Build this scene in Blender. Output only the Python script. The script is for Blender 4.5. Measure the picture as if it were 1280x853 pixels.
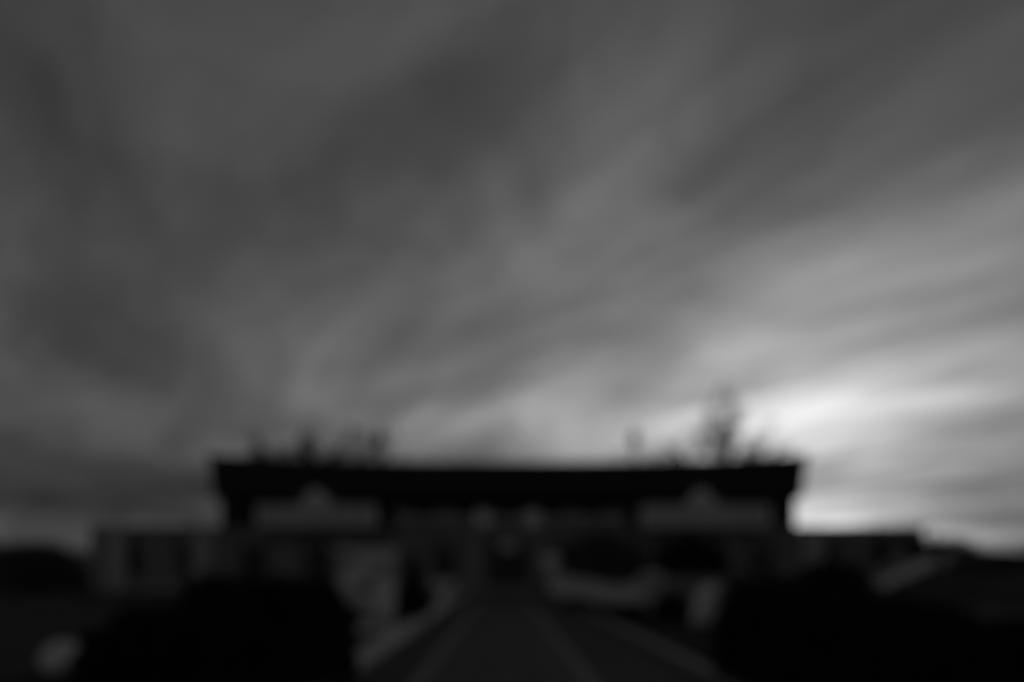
import bpy, bmesh, math, random
from mathutils import Vector, Matrix, noise

R = math.radians
scene = bpy.context.scene
for o in list(bpy.data.objects):
    bpy.data.objects.remove(o)
C = scene.collection

# ---------------------------------------------------------------- camera
FPX = 900.0                       # focal length in pixels of the 1280 px wide photograph
EYE = 1.6
cam_d = bpy.data.cameras.new('camera')
cam = bpy.data.objects.new('camera', cam_d); C.objects.link(cam)
cam.location = (0, 0, EYE)
cam.rotation_euler = (R(90), 0, 0)
cam_d.sensor_width = 36.0
cam_d.lens = 36.0 * FPX / 1280.0
cam_d.shift_x = 10.0 / 1280.0
cam_d.shift_y = (710.0 - 426.5) / 1280.0
cam_d.clip_start = 0.1
cam_d.clip_end = 6000
cam_d.dof.use_dof = True          # the photograph is thoroughly out of focus: lens set too near
cam_d.dof.focus_distance = 0.50
cam_d.dof.aperture_fstop = 1.55
scene.camera = cam

def gx(px, d):                    # sideways position of a pixel column at a known distance
    return (px - 630.0) / FPX * d

# ---------------------------------------------------------------- sky and sun
SUN_AZ, SUN_EL = 21.5, 5.69        # to the right of the view axis, low
w = bpy.data.worlds.new('World'); scene.world = w; w.use_nodes = True
nt = w.node_tree; N = nt.nodes; L = nt.links
for n in list(N): N.remove(n)
def nd(t, **k):
    n = N.new(t)
    for a, b in k.items(): setattr(n, a, b)
    return n
def mth(op, a, b=None, c=None, clamp=False):
    n = nd('ShaderNodeMath', operation=op, use_clamp=clamp)
    for i, v in enumerate((a, b, c)):
        if v is None: continue
        if isinstance(v, (int, float)): n.inputs[i].default_value = v
        else: L.new(v, n.inputs[i])
    return n.outputs[0]
out = nd('ShaderNodeOutputWorld'); bg = nd('ShaderNodeBackground')
sky = nd('ShaderNodeTexSky', sky_type='NISHITA', sun_disc=False)
sky.sun_elevation = R(SUN_EL); sky.sun_rotation = R(SUN_AZ)
sky.air_density = 1.0; sky.dust_density = 0.42; sky.ozone_density = 1.0
bw = nd('ShaderNodeRGBToBW'); L.new(sky.outputs[0], bw.inputs[0])
tc = nd('ShaderNodeTexCoord'); sep = nd('ShaderNodeSeparateXYZ'); L.new(tc.outputs['Generated'], sep.inputs[0])
zz = mth('ADD', mth('MAXIMUM', sep.outputs[2], 0.0), 0.07)
u0 = mth('DIVIDE', sep.outputs[0], zz); v0 = mth('DIVIDE', sep.outputs[1], zz)
WA = R(-31.48)                       # cloud streets run towards this bearing
ca, sa = math.cos(WA), math.sin(WA)
across = mth('SUBTRACT', mth('MULTIPLY', u0, ca), mth('MULTIPLY', v0, sa))
along = mth('ADD', mth('MULTIPLY', u0, sa), mth('MULTIPLY', v0, ca))
def cloud(sa_, sl_, off, detail, rough, dist):
    cmb = nd('ShaderNodeCombineXYZ')
    L.new(mth('MULTIPLY', across, sa_), cmb.inputs[0]); L.new(mth('MULTIPLY', along, sl_), cmb.inputs[1])
    cmb.inputs[2].default_value = off
    t = nd('ShaderNodeTexNoise'); L.new(cmb.outputs[0], t.inputs['Vector'])
    t.inputs['Scale'].default_value = 1.0; t.inputs['Detail'].default_value = detail
    t.inputs['Roughness'].default_value = rough; t.inputs['Distortion'].default_value = dist
    return t.outputs[0]
def ramp(v, a, b, c, d):
    m = nd('ShaderNodeMapRange', interpolation_type='SMOOTHSTEP')
    L.new(v, m.inputs[0])
    for i, k in enumerate((a, b, c, d)): m.inputs[i + 1].default_value = k
    return m.outputs[0]
streak = ramp(cloud(1.550, 0.642, 45.769, 5, 0.55, 0.7), 0.30, 0.70, 0.72, 1.31)
wisps = ramp(cloud(4.2, 1.6, 8.4, 6, 0.6, 0.8), 0.3, 0.75, 0.90, 1.12)
bank = ramp(cloud(0.1509, 0.1311, 255.362, 2, 0.5, 0.3), 0.34, 0.66, 0.408, 1.295)
murk = ramp(sep.outputs[2], 0.0, 0.22, 0.45, 1.0)   # the cloud sheet is seen edge-on towards the horizon, all the way round
lum = mth('MULTIPLY', mth('MULTIPLY', bw.outputs[0], streak), mth('MULTIPLY', mth('MULTIPLY', wisps, bank), murk))
lum = mth('MULTIPLY', mth('POWER', lum, 1.210), 0.45)    # steep film response of the black and white picture
L.new(lum, bg.inputs['Color']); bg.inputs['Strength'].default_value = 0.068
L.new(bg.outputs[0], out.inputs[0])

sd = bpy.data.lights.new('sun', 'SUN'); sun = bpy.data.objects.new('sun', sd); C.objects.link(sun)
sd.energy = 0.5; sd.angle = R(12); sd.color = (1, 0.99, 0.98)
sdir = Vector((math.sin(R(SUN_AZ)) * math.cos(R(SUN_EL)), math.cos(R(SUN_AZ)) * math.cos(R(SUN_EL)), math.sin(R(SUN_EL))))
sun.rotation_euler = sdir.to_track_quat('Z', 'Y').to_euler()
sun.location = sdir * 100

scene.render.engine = 'CYCLES'
scene.view_settings.view_transform = 'Standard'; scene.view_settings.look = 'None'
scene.view_settings.gamma = 1.0; scene.view_settings.use_curve_mapping = False
scene.view_settings.exposure = 0.0

# ---------------------------------------------------------------- helpers
def mat(name, base, var=0.3, scale=3.0, rough=0.8, bump=0.0, bscale=30.0, spec=0.3):
    m = bpy.data.materials.new(name); m.use_nodes = True
    t = m.node_tree; b = t.nodes['Principled BSDF']
    tcn = t.nodes.new('ShaderNodeTexCoord')
    nz = t.nodes.new('ShaderNodeTexNoise'); nz.inputs['Scale'].default_value = scale
    nz.inputs['Detail'].default_value = 8; nz.inputs['Roughness'].default_value = 0.65
    t.links.new(tcn.outputs['Object'], nz.inputs['Vector'])
    oi = t.nodes.new('ShaderNodeObjectInfo')
    ad = t.nodes.new('ShaderNodeMath'); ad.operation = 'MULTIPLY_ADD'
    t.links.new(oi.outputs['Random'], ad.inputs[0]); ad.inputs[1].default_value = 0.25; t.links.new(nz.outputs[0], ad.inputs[2])
    cr = t.nodes.new('ShaderNodeMapRange')
    t.links.new(ad.outputs[0], cr.inputs[0])
    cr.inputs[1].default_value = 0.3; cr.inputs[2].default_value = 0.95
    cr.inputs[3].default_value = base * (1 - var); cr.inputs[4].default_value = base * (1 + var)
    t.links.new(cr.outputs[0], b.inputs['Base Color'])
    b.inputs['Roughness'].default_value = rough
    b.inputs['Specular IOR Level'].default_value = spec
    if bump:
        n2 = t.nodes.new('ShaderNodeTexNoise'); n2.inputs['Scale'].default_value = bscale; n2.inputs['Detail'].default_value = 6
        t.links.new(tcn.outputs['Object'], n2.inputs['Vector'])
        bp = t.nodes.new('ShaderNodeBump'); bp.inputs['Strength'].default_value = bump; bp.inputs['Distance'].default_value = 0.02
        t.links.new(n2.outputs[0], bp.inputs['Height']); t.links.new(bp.outputs[0], b.inputs['Normal'])
    return m
M = dict(
    lawn=mat('lawn', 0.07, 0.35, 0.6, 0.95, 0.4, 25, 0.1),
    grass=mat('grass', 0.06, 0.3, 1.5, 0.9, 0, 1, 0.1),
    slab=mat('paving', 0.11, 0.3, 1.6, 0.85, 0.25, 40),
    edging=mat('edging', 0.32, 0.25, 3.0, 0.85, 0.3, 40),
    kerb=mat('kerb_stone', 0.68, 0.25, 2.0, 0.85, 0.3, 35),
    kerb_shaded=mat('shaded_kerb_stone', 0.34, 0.25, 2.0, 0.85, 0.3, 35),  # same kerb stone, with the right shrub's shading put into the colour
    gravel=mat('gravel', 0.09, 0.35, 9.0, 0.95, 0.6, 60),
    pale=mat('pale_stone', 0.8, 0.14, 1.5, 0.8, 0.25, 22),
    wallstone=mat('rendered_wall', 0.82, 0.08, 1.2, 0.85, 0.3, 25),
    podium=mat('weathered_stone', 0.22, 0.3, 0.5, 0.85, 0.25, 12),
    trim=mat('trim_stone', 0.27, 0.25, 1.2, 0.85, 0.2, 15),
    pier=mat('pier_stone', 0.5, 0.25, 1.2, 0.85, 0.2, 15),
    end_pier=mat('end_pier_stone', 0.42, 0.3, 1.0, 0.85, 0.2, 15),
    block_grey=mat('grey_block', 0.42, 0.3, 3.0, 0.85, 0.3, 22),
    dark=mat('dark_metal', 0.03, 0.3, 2.0, 0.6, 0.1, 12, 0.25),
    roof=mat('roof_sheet', 0.03, 0.3, 1.0, 0.7, 0.1, 12, 0.25),
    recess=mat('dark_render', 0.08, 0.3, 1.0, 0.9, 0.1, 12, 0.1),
    frame=mat('window_frame', 0.10, 0.2, 3.0, 0.5),
    glass=mat('dark_glass', 0.02, 0.2, 1.0, 0.08, 0, 1, 0.5),
    bronze=mat('bronze', 0.07, 0.3, 4.0, 0.45, 0.1, 30, 0.5),
    bark=mat('bark', 0.06, 0.35, 6.0, 0.95, 0.6, 30, 0.1),
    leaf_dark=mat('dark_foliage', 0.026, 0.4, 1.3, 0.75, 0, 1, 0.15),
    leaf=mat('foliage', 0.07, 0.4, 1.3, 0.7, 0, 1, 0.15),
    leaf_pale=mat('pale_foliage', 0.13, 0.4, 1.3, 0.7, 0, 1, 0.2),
)
def link(o, parent=None):
    C.objects.link(o)
    if parent is not None: o.parent = parent
    return o
def obj(name, verts, faces, m, parent=None, smooth=False, loc=None):
    me = bpy.data.meshes.new(name); me.from_pydata(verts, [], faces); me.update()
    me.materials.append(M[m])
    if smooth:
        me.polygons.foreach_set('use_smooth', [True] * len(me.polygons))
    o = bpy.data.objects.new(name, me)
    if loc is not None: o.location = loc
    return link(o, parent)
def bmobj(name, bm, m, parent=None, smooth=False):
    me = bpy.data.meshes.new(name); bm.to_mesh(me); bm.free(); me.materials.append(M[m])
    if smooth: me.polygons.foreach_set('use_smooth', [True] * len(me.polygons))
    return link(bpy.data.objects.new(name, me), parent)
def tag(o, label, cat, group=None, kind=None):
    o['label'] = label; o['category'] = cat
    if group: o['group'] = group
    if kind: o['kind'] = kind
    return o
def struct(o, label=None):
    o['kind'] = 'structure'
    if label: o['label'] = label
    return o
def empty(name, loc, rz=0.0):
    o = bpy.data.objects.new(name, None); o.location = loc; o.rotation_euler = (0, 0, rz); o.empty_display_size = 0.3
    return link(o)
def boxmesh(sx, sy, sz, bev=0.0):
    """box centred in x, y standing on z = 0"""
    bm = bmesh.new(); bmesh.ops.create_cube(bm, size=1.0)
    for v in bm.verts: v.co = Vector((v.co.x * sx, v.co.y * sy, (v.co.z + 0.5) * sz))
    if bev: bmesh.ops.bevel(bm, geom=bm.edges[:], offset=bev, segments=1, affect='EDGES')
    return bm
_cache = {}
def box(name, x0, x1, y0, y1, z0, z1, m, parent=None, bev=0.0, rz=0.0):
    key = (name, m, round(x1 - x0, 4), round(y1 - y0, 4), round(z1 - z0, 4), bev)
    if key not in _cache:
        bm = boxmesh(x1 - x0, y1 - y0, z1 - z0, bev)
        me = bpy.data.meshes.new(name); bm.to_mesh(me); bm.free(); me.materials.append(M[m]); _cache[key] = me
    o = bpy.data.objects.new(name, _cache[key]); o.location = ((x0 + x1) / 2, (y0 + y1) / 2, z0); o.rotation_euler = (0, 0, rz)
    return link(o, parent)
def lathe(name, prof, m, parent=None, loc=(0, 0, 0), n=20):
    vs, fs = [], []
    for r, z in prof:
        for k in range(n):
            a = 2 * math.pi * k / n; vs.append((r * math.cos(a), r * math.sin(a), z))
    for i in range(len(prof) - 1):
        for k in range(n):
            fs.append((i * n + k, i * n + (k + 1) % n, (i + 1) * n + (k + 1) % n, (i + 1) * n + k))
    fs.append(tuple(range(n))[::-1]); fs.append(tuple((len(prof) - 1) * n + k for k in range(n)))
    o = obj(name, vs, fs, m, parent, True); o.location = loc
    return o
def tube(vs, fs, p, q, r0, r1, n=6):
    d = (q - p)
    if d.length < 1e-5: return
    d.normalize(); a = d.orthogonal().normalized(); b = d.cross(a); s = len(vs)
    for c, r in ((p, r0), (q, r1)):
        for k in range(n):
            t = 2 * math.pi * k / n; vs.append(tuple(c + a * (r * math.cos(t)) + b * (r * math.sin(t))))
    for k in range(n):
        fs.append((s + k, s + (k + 1) % n, s + n + (k + 1) % n, s + n + k))

# ---------------------------------------------------------------- ground and path
def ground():
    xs = [-3000, -800, -300, -120] + [-70 + 3.5 * i for i in range(41)] + [120, 300, 800, 3000]
    ys = [-200, -60, -20] + [-8 + 2.0 * i for i in range(55)] + [130, 180, 300, 800, 3000]
    vs, fs = [], []
    for y in ys:
        for x in xs:
            k = min(1.0, max(0.0, (abs(x) - 3.6) / 5.0)) if y < 110 else 1
            h = noise.noise(Vector((x * 0.11, y * 0.11, 1.7))) * 0.10 * k - 0.02
            if abs(x) > 130 or y > 120: h = -0.02
            if 42 < y < 75 and abs(x) < 36: h = min(h, -0.02)
            vs.append((x, y, h))
    nx = len(xs)
    for j in range(len(ys) - 1):
        for i in range(nx - 1):
            fs.append((j * nx + i, j * nx + i + 1, (j + 1) * nx + i + 1, (j + 1) * nx + i))
    return struct(obj('ground', vs, fs, 'lawn', None, True), 'dark lawn stretching around the approach path')
ground()

PE = 45.6                                     # the path ends at the steps
path = struct(obj('path', [(-2.3, -6, .006), (2.9, -6, .006), (2.9, PE, .006), (-2.3, PE, .006)], [(0, 1, 2, 3)], 'gravel'),
              'straight paved approach path leading to the wide building')
random.seed(5)
def pieces(name, x0, x1, y0, y1, step, h, m, gap=0.012, bev=0.008):
    y = y0
    while y < y1 - 0.01:
        o = box(name, x0 + gap / 2, x1 - gap / 2, y + gap / 2, y + step - gap / 2, 0.0, h, m, path, bev)
        o.location.z = -0.02 + random.uniform(-.003, .003) + 0.03; o.rotation_euler = (random.uniform(-.003, .003), random.uniform(-.003, .003), random.uniform(-.003, .003))
        y += step
for c in range(3):
    pieces('paving_slab', -1.08 + c * 0.72, -0.36 + c * 0.72, 5.0, 45.3, 0.72 if c != 1 else 0.96, 0.03, 'slab')
for s in (-1, 1):
    pieces('edging_stone', min(s * 1.085, s * 1.27), max(s * 1.085, s * 1.27), 5.0, 45.3, 0.62, 0.045, 'edging')
pieces('kerb_stone', -2.66, -2.16, 5.0, 45.3, 0.95, 0.13, 'kerb', 0.015, 0.02)
pieces('kerb_stone', 2.86, 3.16, 5.0, 45.3, 0.95, 0.10, 'kerb_shaded', 0.015, 0.02)

# ---------------------------------------------------------------- the building
BY = 50.0
ZB = 6.35                                     # underside of the eaves
bld = tag(empty('civic_building', (.27, BY, 0)), 'wide symmetrical stone building with a huge dark flared roof behind the garden', 'building')
def bb(name, x0, x1, y0, y1, z0, z1, m, parent=None, bev=0.0):      # box in the building's own frame
    return box(name, x0, x1, y0, y1, z0, z1, m, parent or bld, bev)
PH = 4.30                                     # podium height
# podium wall with real openings: piers and lintels between the bays
bays = []
NB = 13; W0, W1 = -28.6, 28.6; bw_ = (W1 - W0) / NB
vs, fs = [], []
def addbox(vs, fs, x0, x1, y0, y1, z0, z1):
    s = len(vs)
    vs += [(x0, y0, z0), (x1, y0, z0), (x1, y1, z0), (x0, y1, z0), (x0, y0, z1), (x1, y0, z1), (x1, y1, z1), (x0, y1, z1)]
    fs += [(s, s + 3, s + 2, s + 1), (s + 4, s + 5, s + 6, s + 7), (s, s + 1, s + 5, s + 4), (s + 1, s + 2, s + 6, s + 5), (s + 2, s + 3, s + 7, s + 6), (s + 3, s, s + 4, s + 7)]
wz0, wz1, ww = 1.05, 3.25, 1.7
cur = W0
for i in range(NB):
    cx = W0 + (i + .5) * bw_; hw = 1.5 if i == NB // 2 else ww / 2
    z0 = 0.45 if i == NB // 2 else wz0
    z1 = 3.45 if i == NB // 2 else wz1
    bays.append((cx, hw, z0, z1))
    addbox(vs, fs, cur, cx - hw, 0, .5, 0, PH)
    if z0 > 0: addbox(vs, fs, cx - hw, cx + hw, 0, .5, 0, z0)
    addbox(vs, fs, cx - hw, cx + hw, 0, .5, z1, PH)
    cur = cx + hw
addbox(vs, fs, cur, W1, 0, .5, 0, PH)
obj('wall', vs, fs, 'podium', bld)
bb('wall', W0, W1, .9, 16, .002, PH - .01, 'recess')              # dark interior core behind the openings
bb('plinth', W0 - .15, -2.4, -.14, .02, 0, .55, 'trim', None, .02)
bb('plinth', 2.4, W1 + .15, -.14, .02, 0, .55, 'trim', None, .02)
bb('cornice', W0 - .35, W1 + .35, -.36, 16.3, PH, PH + .16, 'trim', None, .03)
bb('cornice', W0 - .2, W1 + .2, -.2, 0.0, PH - .26, PH - .004, 'trim', None, .03)
for i, (cx, hw, z0, z1) in enumerate(bays):
    if i == NB // 2:
        d = bb('door', cx - hw, cx + hw, .30, .42, .45, 3.45, 'dark')
        for s in (-1, 1):
            for zz0, zz1 in ((.65, 1.5), (1.65, 3.2)):
                p = box('door_panel', -1.28 if s < 0 else .16, -.16 if s < 0 else 1.28, -.13, -.05, zz0 - .45, zz1 - .45, 'recess', d, .02)
            h = box('door_handle', s * .1 - .02, s * .1 + .02, -.17, -.06, .75, 1.15, 'bronze', d, .008)
        bb('door_surround', cx - hw - .35, cx - hw, -.12, .3, .45, 3.45, 'trim', None, .03)
        bb('door_surround', cx + hw, cx + hw + .35, -.12, .3, .45, 3.45, 'trim', None, .03)
        bb('lintel', cx - hw - .55, cx + hw + .55, -.3, .25, 3.452, 3.78, 'trim', None, .03)
        k = bb('crest', -.62, .62, -.46, -.305, 2.72, 3.42, 'pier', None, .05)
    else:
        wn = bb('window', cx - ww / 2, cx + ww / 2, .24, .26, wz0, wz1, 'glass')
        for (a, b_, c_, d_) in ((-.85, -.77, 0, 2.2), (.77, .85, 0, 2.2), (-.035, .035, .08, 2.12), (-.77, .77, 0, .08), (-.77, .77, 2.12, 2.2)):
            box('frame', a, b_, -.07, -.012, c_, d_, 'frame', wn)
        for zb in (.75, 1.45):
            box('glazing_bar', -.77, -.035, -.055, -.012, zb, zb + .04, 'frame', wn)
            box('glazing_bar', .035, .77, -.055, -.012, zb, zb + .04, 'frame', wn)
        box('sill', -1.0, 1.0, -.42, -.02, -.13, -.005, 'trim', wn, .02)
for i in range(NB + 1):                                              # pilasters between the bays
    x = W0 + i * bw_
    if abs(x) < 1: continue
    bb('pilaster', x - .33, x + .33, -.11, .01, .552, PH - .262, 'trim' if abs(x) < 20.0 else 'trim', None, .03)
for s in (-1, 1):                                                    # pale end piers
    for xx, z1 in ((27.0, PH - .27), (21.0, PH - .27)):
        pr = bb('pier', s * xx - .75, s * xx + .75, -.55, -.112, 0, z1, 'end_pier', None, .04)
        box('cap', -.9, .9, -.30, .22, z1, z1 + .24, 'end_pier', pr, .03)
# entrance steps
for k in range(3):
    bb('step', -3.6 + .0 * k, 3.6, -3.0 + k * .5, -.15, k * .15, (k + 1) * .15 - .002, 'trim', None, .015)
# upper storey, set back behind a colonnade
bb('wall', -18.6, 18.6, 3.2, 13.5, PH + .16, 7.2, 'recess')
for i in range(12):
    x = -17.05 + i * 3.1
    wn = bb('window', x - .8, x + .8, 3.14, 3.19, PH + .7, PH + 2.3, 'glass')
    for a, b_, c_, d_ in ((-.85, -.77, 0, 1.6), (.77, .85, 0, 1.6), (-.03, .03, .08, 1.52), (-.77, .77, 0, .08), (-.77, .77, 1.52, 1.6)):
        box('frame', a, b_, -.09, -.03, c_, d_, 'frame', wn)
for i in range(13):
    x = -18.6 + i * 3.1
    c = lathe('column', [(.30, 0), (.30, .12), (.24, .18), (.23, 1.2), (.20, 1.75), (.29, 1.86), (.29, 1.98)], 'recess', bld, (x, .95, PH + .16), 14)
for s in (-1, 1):                                                    # solid dark end walls carrying the roof
    bb('end_wall', min(s * 18.3, s * 19.85), max(s * 18.3, s * 19.85), -.28, 13.4, PH + .162, ZB - .003, 'dark', None, .03)
# balconies with pale parapets that stand forward of the eaves
def balcony(x0, x1, cxp):
    y0, y1 = -1.75, -.37
    b = bb('balcony', x0, x1, y0, y1, PH + .0, PH + .18, 'pier', None, .03)
    xm, ym = (x0 + x1) / 2, (y0 + y1) / 2
    def sub(n, a0, a1, b0, b1, z0, z1, m, bev=.02):
        return box(n, a0 - xm, a1 - xm, b0 - ym, b1 - ym, z0 - PH, z1 - PH, m, b, bev)
    n = 7; st = (x1 - x0) / n
    for k in range(n):
        sub('parapet_panel', x0 + k * st + .12, x0 + (k + 1) * st - .12, y0 + .08, y0 + .24, PH + .182, PH + 1.36, 'pier', .03)
    for k in range(n + 1):
        xx = min(max(x0 + k * st, x0 + .12), x1 - .12)
        sub('parapet_post', xx - .118, xx + .118, y0 + .03, y0 + .30, PH + .182, PH + 1.36, 'pale', .02)
    sub('coping', x0 - .06, x1 + .06, y0 - .03, y0 + .36, PH + 1.362, PH + 1.52, 'pale', .03)
    for xx in (x0 + .12, x1 - .12):
        sub('parapet_side', xx - .1, xx + .1, y0 + .37, y1 - .01, PH + .182, PH + 1.4, 'pale', .02)
    # raised crest with a round boss over the middle of the parapet
    q = [(-.95, 0), (.95, 0), (.95, .35), (.62, .60), (.40, .95), (0, 1.08), (-.40, .95), (-.62, .60), (-.95, .35)]
    v = [(x, -.10, z) for x, z in q] + [(x, .10, z) for x, z in q]; m_ = len(q)
    f = [tuple(range(m_)), tuple(range(2 * m_ - 1, m_ - 1, -1))] + [(i, i + m_, (i + 1) % m_ + m_, (i + 1) % m_) for i in range(m_)]
    cr = obj('crest', v, f, 'pale', b); cr.location = (cxp - xm, y0 + .165 - ym, 1.522)
    bs = lathe('boss', [(.30, 0), (.32, .05), (.22, .10), (.10, .13)], 'pale', b, (cxp - xm, y0 - .03 - ym, 2.05), 18); bs.rotation_euler = (R(90), 0, 0)
    for k in range(5):
        xx = x0 + .5 + k * (x1 - x0 - 1.0) / 4
        v = [(-.16, 1.2, -.62), (.16, 1.2, -.62), (-.16, 1.2, -.004), (.16, 1.2, -.004), (-.16, .1, -.20), (.16, .1, -.20), (-.16, .1, -.004), (.16, .1, -.004)]
        f = [(0, 1, 5, 4), (2, 6, 7, 3), (0, 4, 6, 2), (1, 3, 7, 5), (4, 5, 7, 6), (0, 2, 3, 1)]
        o = obj('bracket', v, f, 'pier', b); o.location = (xx - xm, y0 - ym, 0)
balcony(-16.9, -8.9, -12.9)
balcony(9.0, 17.6, 13.0)
# central gallery rail with two taller posts
rl = bb('gallery_rail', -7.6, 8.2, -.30, -.12, PH + .72, PH + .86, 'pale', None, .02)
for k in range(33):
    lathe('baluster', [(.07, -.56), (.07, -.50), (.045, -.42), (.085, -.22), (.04, -.08), (.07, -.002)], 'pale', rl, (-7.7 + k * .48, 0, 0), 8)
for x in (-1.75, 1.75):
    p = bb('gallery_post', x - .5, x + .5, -.33, -.02, PH + .17, PH + 1.15, 'pale', None, .04)
    box('cap', -.6, .6, -.2, .2, .982, 1.08, 'pale', p, .02)
# roof: deep flared fascia with gently raised corners
def ztop(x): return 8.72 + 0.52 * (abs(x) / 20.2) ** 3
rv, rf = [], []
xs = [-20.2 + i * 40.4 / 40 for i in range(41)]
ringT, ringB = [], []
for x in xs: ringT.append((x, -1.35, ztop(x) - .12))
for x in reversed(xs): ringT.append((x, 15.5, ztop(x) - .12))
for x in xs: ringB.append((x * 19.95 / 20.2, -1.05, ZB))
for x in reversed(xs): ringB.append((x * 19.95 / 20.2, 15.2, ZB))
nr = len(ringT); rv = ringB + ringT
for i in range(nr): rf.append((i, (i + 1) % nr, nr + (i + 1) % nr, nr + i))
for i in range(40):
    j = nr - 1 - i
    rf.append((nr + i, nr + i + 1, nr + j - 1, nr + j)); rf.append((i, j, j - 1, i + 1))
roof = obj('roof', rv, rf, 'roof', bld)
def fascia(p0, p1, p2, p3, nrm):               # bottom-left, bottom-right, top-right, top-left
    g = .018; V = [Vector(p) for p in (p0, p1, p2, p3)]; n_ = Vector(nrm)
    e = (V[1] - V[0]).normalized() * g
    q = [V[0] + e, V[1] - e, V[2] - e, V[3] + e]
    a = [p + n_ * .004 for p in q]; b = [p + n_ * .055 for p in q]
    v = [tuple(p) for p in a + b]
    obj('fascia_panel', v, [(4, 5, 6, 7), (0, 4, 7, 3), (1, 2, 6, 5), (3, 7, 6, 2), (0, 1, 5, 4)], 'dark', roof)
for i in range(40):
    fascia(ringB[i], ringB[i + 1], ringT[i + 1], ringT[i], (0, -.97, -.24))
for s in (-1, 1):
    for k in range(12):
        t0, t1 = k / 12, (k + 1) / 12
        b0 = (s * 19.95, -1.05 + 16.25 * t0, ZB); b1 = (s * 19.95, -1.05 + 16.25 * t1, ZB)
        z = ztop(20.2) - .12
        a0 = (s * 20.2, -1.35 + 16.85 * t0, z); a1 = (s * 20.2, -1.35 + 16.85 * t1, z)
        if s > 0: fascia(b0, b1, a1, a0, (.97, 0, -.22))
        else: fascia(b1, b0, a0, a1, (-.97, 0, -.22))
# thin metal edge along the top of the roof, following the sweep
ev, ef = [], []
for x in xs:
    xx = x * 1.008
    for y, dz in ((-1.47, 0), (-1.47, .15), (-1.1, .15), (-1.1, 0)): ev.append((xx, y, ztop(x) - .118 + dz))
for i in range(40):
    for k in range(4): ef.append((i * 4 + k, i * 4 + (k + 1) % 4, i * 4 + 4 + (k + 1) % 4, i * 4 + 4 + k))
ef += [(0, 1, 2, 3), (163, 162, 161, 160)]
obj('roof_edge', ev, ef, 'dark', roof)
for s in (-1, 1):
    f = lathe('finial', [(.16, 0), (.14, .5), (.07, .6), (.06, 1.0), (.16, 1.1), (.36, 1.35), (.42, 1.62), (.34, 1.9), (.10, 2.1), (.03, 2.5)], 'dark', bld, (s * 8.85, .2, 8.95), 16)

# ---------------------------------------------------------------- foliage makers
def leaf_cloud(rng, pts, size, squash=1.0, up=0.35):
    """one folded leaf (two triangles) per point"""
    vs, fs = [], []
    for p, nrm in pts:
        s = size * rng.uniform(.6, 1.35)
        d = Vector((rng.gauss(0, 1), rng.gauss(0, 1), rng.gauss(0, 1) + up)) + nrm * 1.0
        d.normalize(); a = d.orthogonal().normalized(); a.rotate(Matrix.Rotation(rng.uniform(0, 6.28), 3, d)); b = d.cross(a)
        k = len(vs)
        vs += [tuple(p - a * s), tuple(p + b * s * .42 + d * s * .12), tuple(p + a * s), tuple(p - b * s * .42 + d * s * .12)]
        fs += [(k, k + 1, k + 2), (k, k + 2, k + 3)]
    return vs, fs
def shrub(name, label, cat, x, y, rx, ry, h, n, size, m='leaf_dark', seed=1, power=2.6, group=None, z0=0.02, rough=.50, taper=0.0):
    rng = random.Random(seed)
    root = tag(empty(name, (x, y, 0)), label, cat, group)
    pts = []
    clumps = []
    for i in range(46):
        while True:
            q = Vector((rng.uniform(-1, 1), rng.uniform(-1, 1), rng.uniform(0, 1)))
            if abs(q.x) ** power + abs(q.y) ** power + abs(q.z) ** (power + .6) < 1: break
        clumps.append(q)
    while len(pts) < n:
        q = Vector((rng.uniform(-1, 1), rng.uniform(-1, 1), rng.uniform(0, 1.0)))
        t = abs(q.x) ** power + abs(q.y) ** power + abs(q.z) ** (power + .6)
        w_ = 1 + rough * noise.noise(q * 2.6 + Vector((seed * 3.3, 0, 0))) + rough * .6 * noise.noise(q * 6 + Vector((0, seed * 1.7, 0)))
        if t > w_ or t < .30 * rng.random(): continue
        if noise.noise(q * 5 + Vector((seed, 5, 2))) < -.38: continue
        k = 1 - taper * q.z
        nrm = Vector((q.x, q.y, q.z * .8)).normalized()
        pts.append((Vector((q.x * rx * k, q.y * ry * k, z0 + q.z * h)), nrm))
    for i in range(int(n * .012)):                      # stray sprigs beyond the outline
        p, nrm = pts[rng.randrange(len(pts))]
        if nrm.z < .25: continue
        d = (nrm + Vector((rng.gauss(0, .3), rng.gauss(0, .3), .7))).normalized(); ln_ = rng.uniform(.05, .17) * h
        for k_ in range(7): pts.append((p + d * ln_ * k_ / 6 + Vector((rng.gauss(0, .012), rng.gauss(0, .012), 0)), d))
    v, f = leaf_cloud(rng, pts, size)
    obj('crown', v, f, m, root)
    vs, fs = [], []
    for i in range(14):
        q = clumps[i]; p0 = Vector((rng.uniform(-.1, .1), rng.uniform(-.1, .1), -.05))
        mid = Vector((q.x * rx * .45, q.y * ry * .45, q.z * h * .5 + .1)); end = Vector((q.x * rx * .85 * (1 - taper * q.z), q.y * ry * .85 * (1 - taper * q.z), q.z * h * .9 + .05))
        tube(vs, fs, p0, mid, .035, .022); tube(vs, fs, mid, end, .022, .008)
    obj('stem', vs, fs, 'bark', root)
    return root
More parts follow.
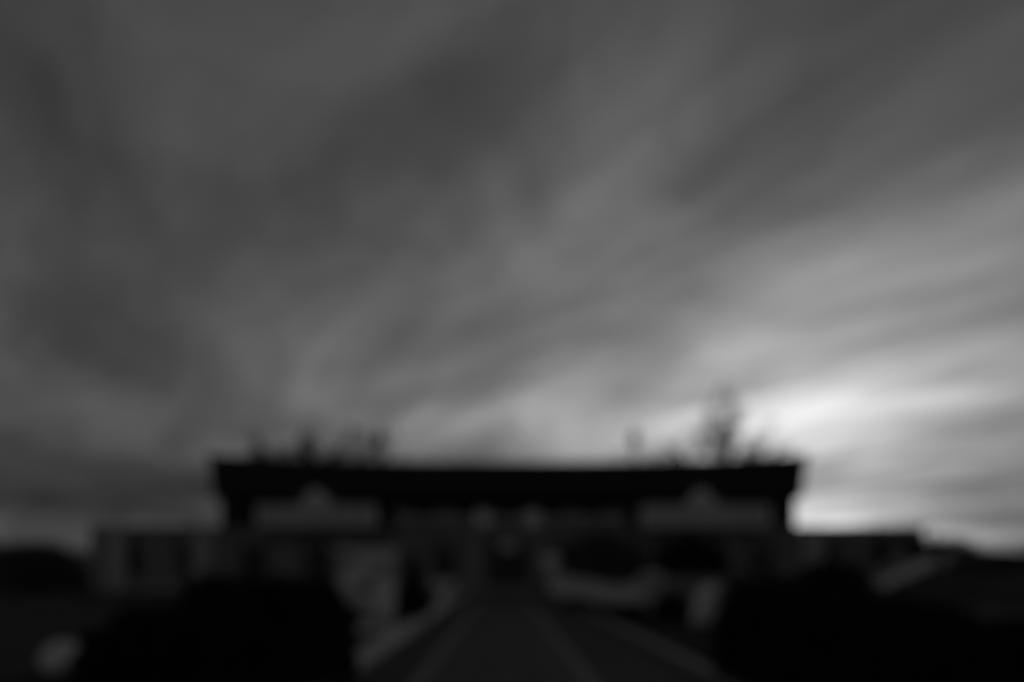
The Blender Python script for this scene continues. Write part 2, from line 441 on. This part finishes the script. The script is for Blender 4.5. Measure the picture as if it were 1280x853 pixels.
def bare_tree(name, label, x, y, h, spread, seed, leaves=0, lm='leaf', lsize=.16, group=None, trunk_r=.24, first=.32, thin=1.0, cat='tree'):
    rng = random.Random(seed)
    root = tag(empty(name, (x, y, 0)), label, cat, group)
    tv, tf, bv, bf, tips = [], [], [], [], []
    def grow(p, d, ln, r, lev):
        segs = 3; q = p
        for i in range(segs):
            d2 = (d + Vector((rng.gauss(0, .13), rng.gauss(0, .13), rng.gauss(.05, .08)))).normalized()
            e = q + d2 * ln / segs
            ra, rb = r * (1 - .45 * i / segs), r * (1 - .45 * (i + 1) / segs)
            if lev == 0: tube(tv, tf, q, e, ra, rb, 9)
            else: tube(bv, bf, q, e, max(ra, h * .0016), max(rb, h * .0013), 5 if lev < 3 else 3)
            q, d = e, d2
            if lev >= 1 and lev < 5 and (i > 0 or lev > 1):
                kids = 1 if lev < 3 else rng.choice((1, 2))
                for _ in range(kids):
                    side = Vector((rng.gauss(0, 1), rng.gauss(0, 1), rng.gauss(.15, .5))).normalized()
                    grow(q, (d * .75 + side * .75 * spread).normalized(), ln * rng.uniform(.5, .72), rb * .62, lev + 1)
        if lev == 0:
            for i in range(6):
                a = i * 2 * math.pi / 6 + rng.uniform(-.4, .4)
                side = Vector((math.cos(a), math.sin(a), 0))
                grow(q - Vector((0, 0, rng.uniform(0, .22) * ln)), (Vector((0, 0, 1)) + side * spread * rng.uniform(.5, 1.1)).normalized(), h * rng.uniform(.26, .36), r * .5, 1)
        elif lev >= 4: tips.append((q, d))
    grow(Vector((0, 0, -.1)), Vector((rng.gauss(0, .03), rng.gauss(0, .03), 1)), h * first, trunk_r, 0)
    k = h / max(p[2] for p in bv)
    tv = [(p[0] * k, p[1] * k, p[2] * k) for p in tv]; bv = [(p[0] * k, p[1] * k, p[2] * k) for p in bv]; tips = [(p * k, d) for p, d in tips]
    obj('trunk', tv, tf, 'bark', root, True)
    obj('branches', bv, bf, 'bark', root)
    if leaves:
        pts = []
        for i in range(leaves):
            p, d = rng.choice(tips)
            pts.append((p + Vector((rng.gauss(0, .22), rng.gauss(0, .22), rng.gauss(0, .18))), d))
        v, f = leaf_cloud(rng, pts, lsize); obj('crown', v, f, lm, root)
    return root

# ---------------------------------------------------------------- sparse trees behind the building
bare_tree('sparse_tree', 'tall sparse tree rising highest behind the roof, near its right corner', gx(905, 80), 80, 21.5, .5, 11, 1500, 'bark', .20, trunk_r=.42, group='sparse trees behind the building')
bare_tree('sparse_tree', 'sparse tree behind the roof beside the tallest tree, towards the middle', gx(845, 82), 82, 17.6, .45, 12, 1200, 'bark', .20, trunk_r=.38, group='sparse trees behind the building')
bare_tree('sparse_tree', 'small sparse tree whose twigs just clear the left part of the roof', gx(365, 80), 80, 16.8, .55, 13, 1100, 'bark', .20, trunk_r=.36, group='sparse trees behind the building')
bare_tree('sparse_tree', 'sparse tree behind the left part of the roof, close to the roof finial', gx(435, 80), 80, 17.4, .55, 14, 1100, 'bark', .20, trunk_r=.36, group='sparse trees behind the building')

# ---------------------------------------------------------------- planting
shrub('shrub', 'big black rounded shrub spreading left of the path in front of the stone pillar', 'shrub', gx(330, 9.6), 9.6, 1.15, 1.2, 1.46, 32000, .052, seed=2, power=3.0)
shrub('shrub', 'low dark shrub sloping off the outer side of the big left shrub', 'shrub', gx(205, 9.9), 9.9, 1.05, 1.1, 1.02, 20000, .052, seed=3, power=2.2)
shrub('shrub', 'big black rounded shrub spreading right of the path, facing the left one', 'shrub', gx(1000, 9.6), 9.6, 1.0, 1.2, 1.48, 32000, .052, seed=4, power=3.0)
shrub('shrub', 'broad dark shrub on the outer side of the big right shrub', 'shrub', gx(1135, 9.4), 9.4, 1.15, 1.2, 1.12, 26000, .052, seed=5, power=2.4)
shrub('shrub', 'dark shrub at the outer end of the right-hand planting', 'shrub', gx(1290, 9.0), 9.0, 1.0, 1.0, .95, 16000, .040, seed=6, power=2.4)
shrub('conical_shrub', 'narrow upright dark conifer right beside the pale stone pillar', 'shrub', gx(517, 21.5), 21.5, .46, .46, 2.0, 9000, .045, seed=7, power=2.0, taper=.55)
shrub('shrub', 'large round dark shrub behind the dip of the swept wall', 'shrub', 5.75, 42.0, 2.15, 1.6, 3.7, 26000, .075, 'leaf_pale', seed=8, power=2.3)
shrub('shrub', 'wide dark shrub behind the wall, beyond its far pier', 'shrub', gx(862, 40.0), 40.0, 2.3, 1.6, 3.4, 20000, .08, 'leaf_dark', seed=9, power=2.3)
for i, (px, d, rx, h) in enumerate(((752, 25.2, .62, .40), (788, 22.6, .60, .46), (722, 28.5, .55, .40))):
    shrub('low_shrub', ('low dark clump in the middle of the bed under the swept wall', 'low dark clump in the bed beside the shorter wall pier', 'low dark clump nearest the ball-topped pier in the bed')[i],
          'shrub', gx(px, d), d, rx, rx, h, 5000, .04, seed=20 + i, power=2.2, group='low clumps below the swept wall')
shrub('shrub', 'dark shrub between the leaning stone and the big right shrub', 'shrub', gx(948, 20), 20, .9, .9, 1.25, 14000, .05, seed=30, power=2.4)
shrub('shrub', 'dark shrub filling the bed between the leaning stone and the short pier', 'shrub', gx(840, 21.5), 21.5, .55, .6, .80, 10000, .05, seed=31, power=2.4)
shrub('shrub', 'dense dark shrub at the foot of the sloping step wall', 'shrub', gx(1040, 29), 29, 1.5, 1.4, 1.8, 16000, .065, seed=32, power=2.4)
bare_tree('garden_tree', 'loose leafy tree standing before the right end of the building', gx(1135, 44), 44, 4.4, .95, 33, 1500, 'leaf_pale', .09, trunk_r=.12, first=.34)
bare_tree('garden_tree', 'thin loose tree leaning out beyond the right end of the building', gx(1172, 47), 47, 3.6, 1.0, 35, 3000, 'leaf', .11, trunk_r=.11, first=.3)
for i, (px, d, rx, h, lb) in enumerate(((40, 52, 4.0, 3.4, 'broad dark shrubbery beyond the left end of the building'), (-60, 46, 4.0, 3.8, 'tall dark shrubbery farthest out past the left end'),
                                    (1240, 50, 3.4, 2.7, 'low dark shrubbery beyond the right end of the building'), (1340, 46, 3.6, 3.4, 'taller dark shrubbery farthest out past the right end'))):
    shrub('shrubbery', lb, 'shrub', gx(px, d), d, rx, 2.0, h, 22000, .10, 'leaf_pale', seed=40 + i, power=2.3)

# ---------------------------------------------------------------- stone pillar by the path
SX, SY = gx(459, 18.0), 18.0
st = tag(empty('stone_pillar', (SX, SY, 0), R(4)), 'tall pale pillar of mottled stone blocks with a small plaque, left of the path', 'pillar')
box('base', -.80, .80, -.40, .40, 0, .14, 'wallstone', st, .02)
rng = random.Random(21); z = .142
for k in range(6):
    ch = (.34, .30, .32, .28, .31, .27)[k]; cut = rng.uniform(-.28, .28)
    ends = [-.68, cut, .68] if k % 2 else [-.68, cut - .30, cut + .30, .68]
    for e0, e1 in zip(ends[:-1], ends[1:]):
        bm = boxmesh(e1 - e0 - .014, .52, ch - .012, .022)
        bmesh.ops.subdivide_edges(bm, edges=bm.edges[:], cuts=1, use_grid_fill=True)
        sd_ = rng.uniform(0, 50)
        for v in bm.verts: v.co += Vector((noise.noise(v.co * 5 + Vector((sd_, 0, 0))), noise.noise(v.co * 5 + Vector((sd_, 9, 0))) * 1.6, noise.noise(v.co * 5 + Vector((0, sd_, 0))) * .6)) * .012
        o = bmobj('stone_block', bm, rng.choice(('pale', 'pale', 'wallstone', 'pier', 'block_grey')), st)
        o.location = ((e0 + e1) / 2, rng.uniform(-.018, .018), z)
    z += ch
cv, cf = [], []; addbox(cv, cf, -.64, .64, -.22, .22, .1, z - .03)
obj('core', cv, cf, 'recess', st)
box('cap', -.76, .76, -.36, .36, z, z + .12, 'pale', st, .035)
pq = box('plaque', -.15, .15, -.31, -.275, .98, 1.26, 'bronze', st, .01)
for a in (-.12, .12):
    for zq in (.035, .245):
        s_ = lathe('stud', [(.016, 0), (.014, .012), (.004, .018)], 'frame', pq, (a, -.018, zq), 8); s_.rotation_euler = (R(90), 0, 0)

# ---------------------------------------------------------------- planter, leaning stone, boulder
pl = tag(empty('stone_planter', (gx(554, 33), 33, 0)), 'pale stone urn planter on a square foot, left of the path', 'planter')
box('foot', -.36, .36, -.36, .36, 0, .16, 'wallstone', pl, .02)
lathe('bowl', [(.30, .161), (.22, .26), (.17, .36), (.26, .48), (.46, .66), (.55, .88), (.54, .98), (.62, 1.02), (.62, 1.08), (.50, 1.08), (.46, .98)], 'wallstone', pl, n=24)
rng = random.Random(9); pts = []
for i in range(900):
    a, r_, z = rng.uniform(0, 6.28), .42 * math.sqrt(rng.random()), rng.uniform(0, .22)
    pts.append((Vector((r_ * math.cos(a), r_ * math.sin(a), 1.0 + z * (1 - r_))), Vector((0, 0, 1))))
v, f = leaf_cloud(rng, pts, .05); obj('plant', v, f, 'leaf_dark', pl)
def rock(name, label, x, y, sx, sy, sz, rot, m, seed, cat):
    bm = bmesh.new(); bmesh.ops.create_icosphere(bm, subdivisions=4, radius=1)
    for v in bm.verts:
        c = v.co.copy(); k = 1 + .22 * noise.noise(c * 1.3 + Vector((seed, 0, 0))) + .07 * noise.noise(c * 3.7 + Vector((0, seed, 0)))
        v.co = Vector((c.x * k * sx, c.y * k * sy, (c.z * k + .85) * sz))
    o = bmobj(name, bm, m, None, True); o.location = (x, y, -.03); o.rotation_euler = rot
    return tag(o, label, cat)
rock('standing_stone', 'pale rough standing stone leaning to one side in the right bed', gx(872, 20.6), 20.6, .36, .28, .70, (0, R(24), .3), 'wallstone', 3, 'stone')
rock('boulder', 'pale low boulder lying in the lawn past the left shrubs', gx(86, 11.2), 11.2, .40, .34, .26, (0, 0, .5), 'wallstone', 6, 'boulder')

# ---------------------------------------------------------------- swept garden wall with two piers
A = Vector((2.95, 44.0)); B = Vector((5.0, 24.3))
gw = tag(empty('garden_wall', (A.x, A.y, 0)), 'pale garden wall dipping in a curve between two stone piers', 'wall')
nseg = 22
dirv = (B - A); ln = dirv.length; dn = dirv / ln; nv = Vector((-dn.y, dn.x))
def wh(t): return .74 + .52 * (abs(t - .58) / .58) ** 2.0 if t < .58 else .74 + .58 * ((t - .58) / .42) ** 1.7
def strip(name, t0, t1, zf0, zf1, half, m, n=nseg, foot=None):
    vs, fs = [], []
    for i in range(n + 1):
        t = t0 + (t1 - t0) * i / n
        c = dn * (ln * t)
        bow = nv * (.9 * math.sin(math.pi * t))
        for s_, z, hw in ((-1, zf0(t), foot or half), (1, zf0(t), foot or half), (1, zf1(t), half), (-1, zf1(t), half)):
            p = c + bow + nv * hw * s_; vs.append((p.x, p.y, z))
    for i in range(n):
        for k in range(4): fs.append((i * 4 + k, i * 4 + 4 + k, i * 4 + 4 + (k + 1) % 4, i * 4 + (k + 1) % 4))
    fs += [(0, 1, 2, 3), (n * 4 + 3, n * 4 + 2, n * 4 + 1, n * 4)]
    return obj(name, vs, fs, m, gw)
strip('wall_body', .012, .985, lambda t: -.05, lambda t: wh(t), .17, 'wallstone', foot=.50)
for i in range(20):                                          # coping stones one by one
    t0, t1 = .014 + .97 * i / 20 + .0012, .014 + .97 * (i + 1) / 20 - .0012
    strip('coping_stone', t0, t1, lambda t: wh(t) + .003, lambda t: wh(t) + .095, .24, 'pale', 2)
p1 = box('pier', -.42, .42, -.42, .42, 0, 1.30, 'podium', gw, .03)
box('pier_cap', -.56, .56, -.56, .56, 1.302, 1.44, 'pale', p1, .04)
lathe('ball', [(.30, 1.441), (.26, 1.50), (.44, 1.60), (.58, 1.78), (.62, 1.96), (.57, 2.16), (.42, 2.34), (.15, 2.45)], 'pale', p1, n=20)
p2 = box('pier', -.27, .27, -.27, .27, 0, 1.34, 'end_pier', gw, .03); p2.location = (dirv.x, dirv.y, 0)
box('pier_cap', -.36, .36, -.36, .36, 1.342, 1.46, 'pale', p2, .03)
# lower return wall from the short pier
rw = tag(empty('garden_wall', (5.3, 24.6, 0)), 'straight low stone wall running outwards from the short pier', 'wall')
box('wall_body', 0, 2.3, 0, .32, 0, 1.16, 'podium', rw, .02)
for k in range(4): box('coping_stone', k * .57 + .006, k * .57 + .564, -.06, .38, 1.162, 1.27, 'end_pier', rw, .02)

# ---------------------------------------------------------------- garden steps on the right with sloping cheek walls
gs = tag(empty('garden_steps', (gx(1085, 30), 30, 0)), 'flight of garden steps beside a pale sloping wall at right', 'steps')
SLN, SH = 2.7, 1.35
for k in range(8):
    box('step', k * SLN / 8, SLN, .42, 2.2, k * SH / 8, (k + 1) * SH / 8 - .002, 'podium', gs, .012)
for y0 in (.0, 2.22):
    q = [(-.35, 0), (SLN + .5, 0), (SLN + .5, SH + .28), (SLN, SH + .28), (-.35, .22)]
    v = [(x, y0, z) for x, z in q] + [(x, y0 + .4, z) for x, z in q]; m_ = len(q)
    f = [tuple(range(m_)), tuple(range(2 * m_ - 1, m_ - 1, -1))] + [(i, i + m_, (i + 1) % m_ + m_, (i + 1) % m_) for i in range(m_)]
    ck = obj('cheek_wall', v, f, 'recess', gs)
    for nm, q, mt in (('coping', [(-.42, .224), (SLN - .02, SH + .284), (SLN - .02, SH + .66), (-.42, .60)], 'wallstone' if y0 == 0 else 'trim'),
                      ('cap', [(SLN - .014, SH + .284), (SLN + .58, SH + .284), (SLN + .58, SH + .50), (SLN - .014, SH + .50)], 'trim')):
        v = [(x, y0 - .06, z) for x, z in q] + [(x, y0 + .46, z) for x, z in q]; m_ = len(q)
        f = [tuple(range(m_)), tuple(range(2 * m_ - 1, m_ - 1, -1))] + [(i, i + m_, (i + 1) % m_ + m_, (i + 1) % m_) for i in range(m_)]
        obj(nm, v, f, mt, ck)
# raised bank behind the steps
vs, fs = [], []
nx_, ny_ = 24, 14
for j in range(ny_ + 1):
    for i in range(nx_ + 1):
        u, v_ = i / nx_, j / ny_
        h = 1.33 * min(1, u / .12) * min(1, (1 - u) / .3) * min(1, v_ / .2 + .001) * min(1, (1 - v_) / .3)
        vs.append((gx(1085, 30) + SLN + .02 + u * 22 - 0.6 * (h < .1), 29.6 + v_ * 11, -.06 + h + .06 * noise.noise(Vector((u * 9, v_ * 9, 0)))))
for j in range(ny_):
    for i in range(nx_):
        a = j * (nx_ + 1) + i; fs.append((a, a + 1, a + nx_ + 2, a + nx_ + 1))
struct(obj('grass_bank', vs, fs, 'lawn', None, True), 'low grassy bank at the top of the garden steps')

# ---------------------------------------------------------------- grass along the path
rng = random.Random(77); vs, fs = [], []
for i in range(42000):
    s = rng.choice((-1, 1)); y = 7.0 + 34 * rng.random() ** 1.8; x = s * ((3.2 if s > 0 else 2.72) + 4.5 * rng.random() ** 1.3)
    h = rng.uniform(.03, .085) * (1 + .5 * noise.noise(Vector((x, y, 0)))); a = rng.uniform(0, 6.28); wd = .006 + .0004 * y
    dx, dy = math.cos(a) * wd, math.sin(a) * wd; lx, ly = rng.gauss(0, .02), rng.gauss(0, .02)
    z = noise.noise(Vector((x * 0.11, y * 0.11, 1.7))) * 0.10 * min(1.0, max(0.0, (abs(x) - 3.6) / 5.0)) - .03
    k = len(vs); vs += [(x - dx, y - dy, z), (x + dx, y + dy, z), (x + lx, y + ly, z + h)]; fs.append((k, k + 1, k + 2))
g = obj('grass', vs, fs, 'grass'); tag(g, 'short dark grass growing along both kerbs of the path', 'grass', kind='stuff')
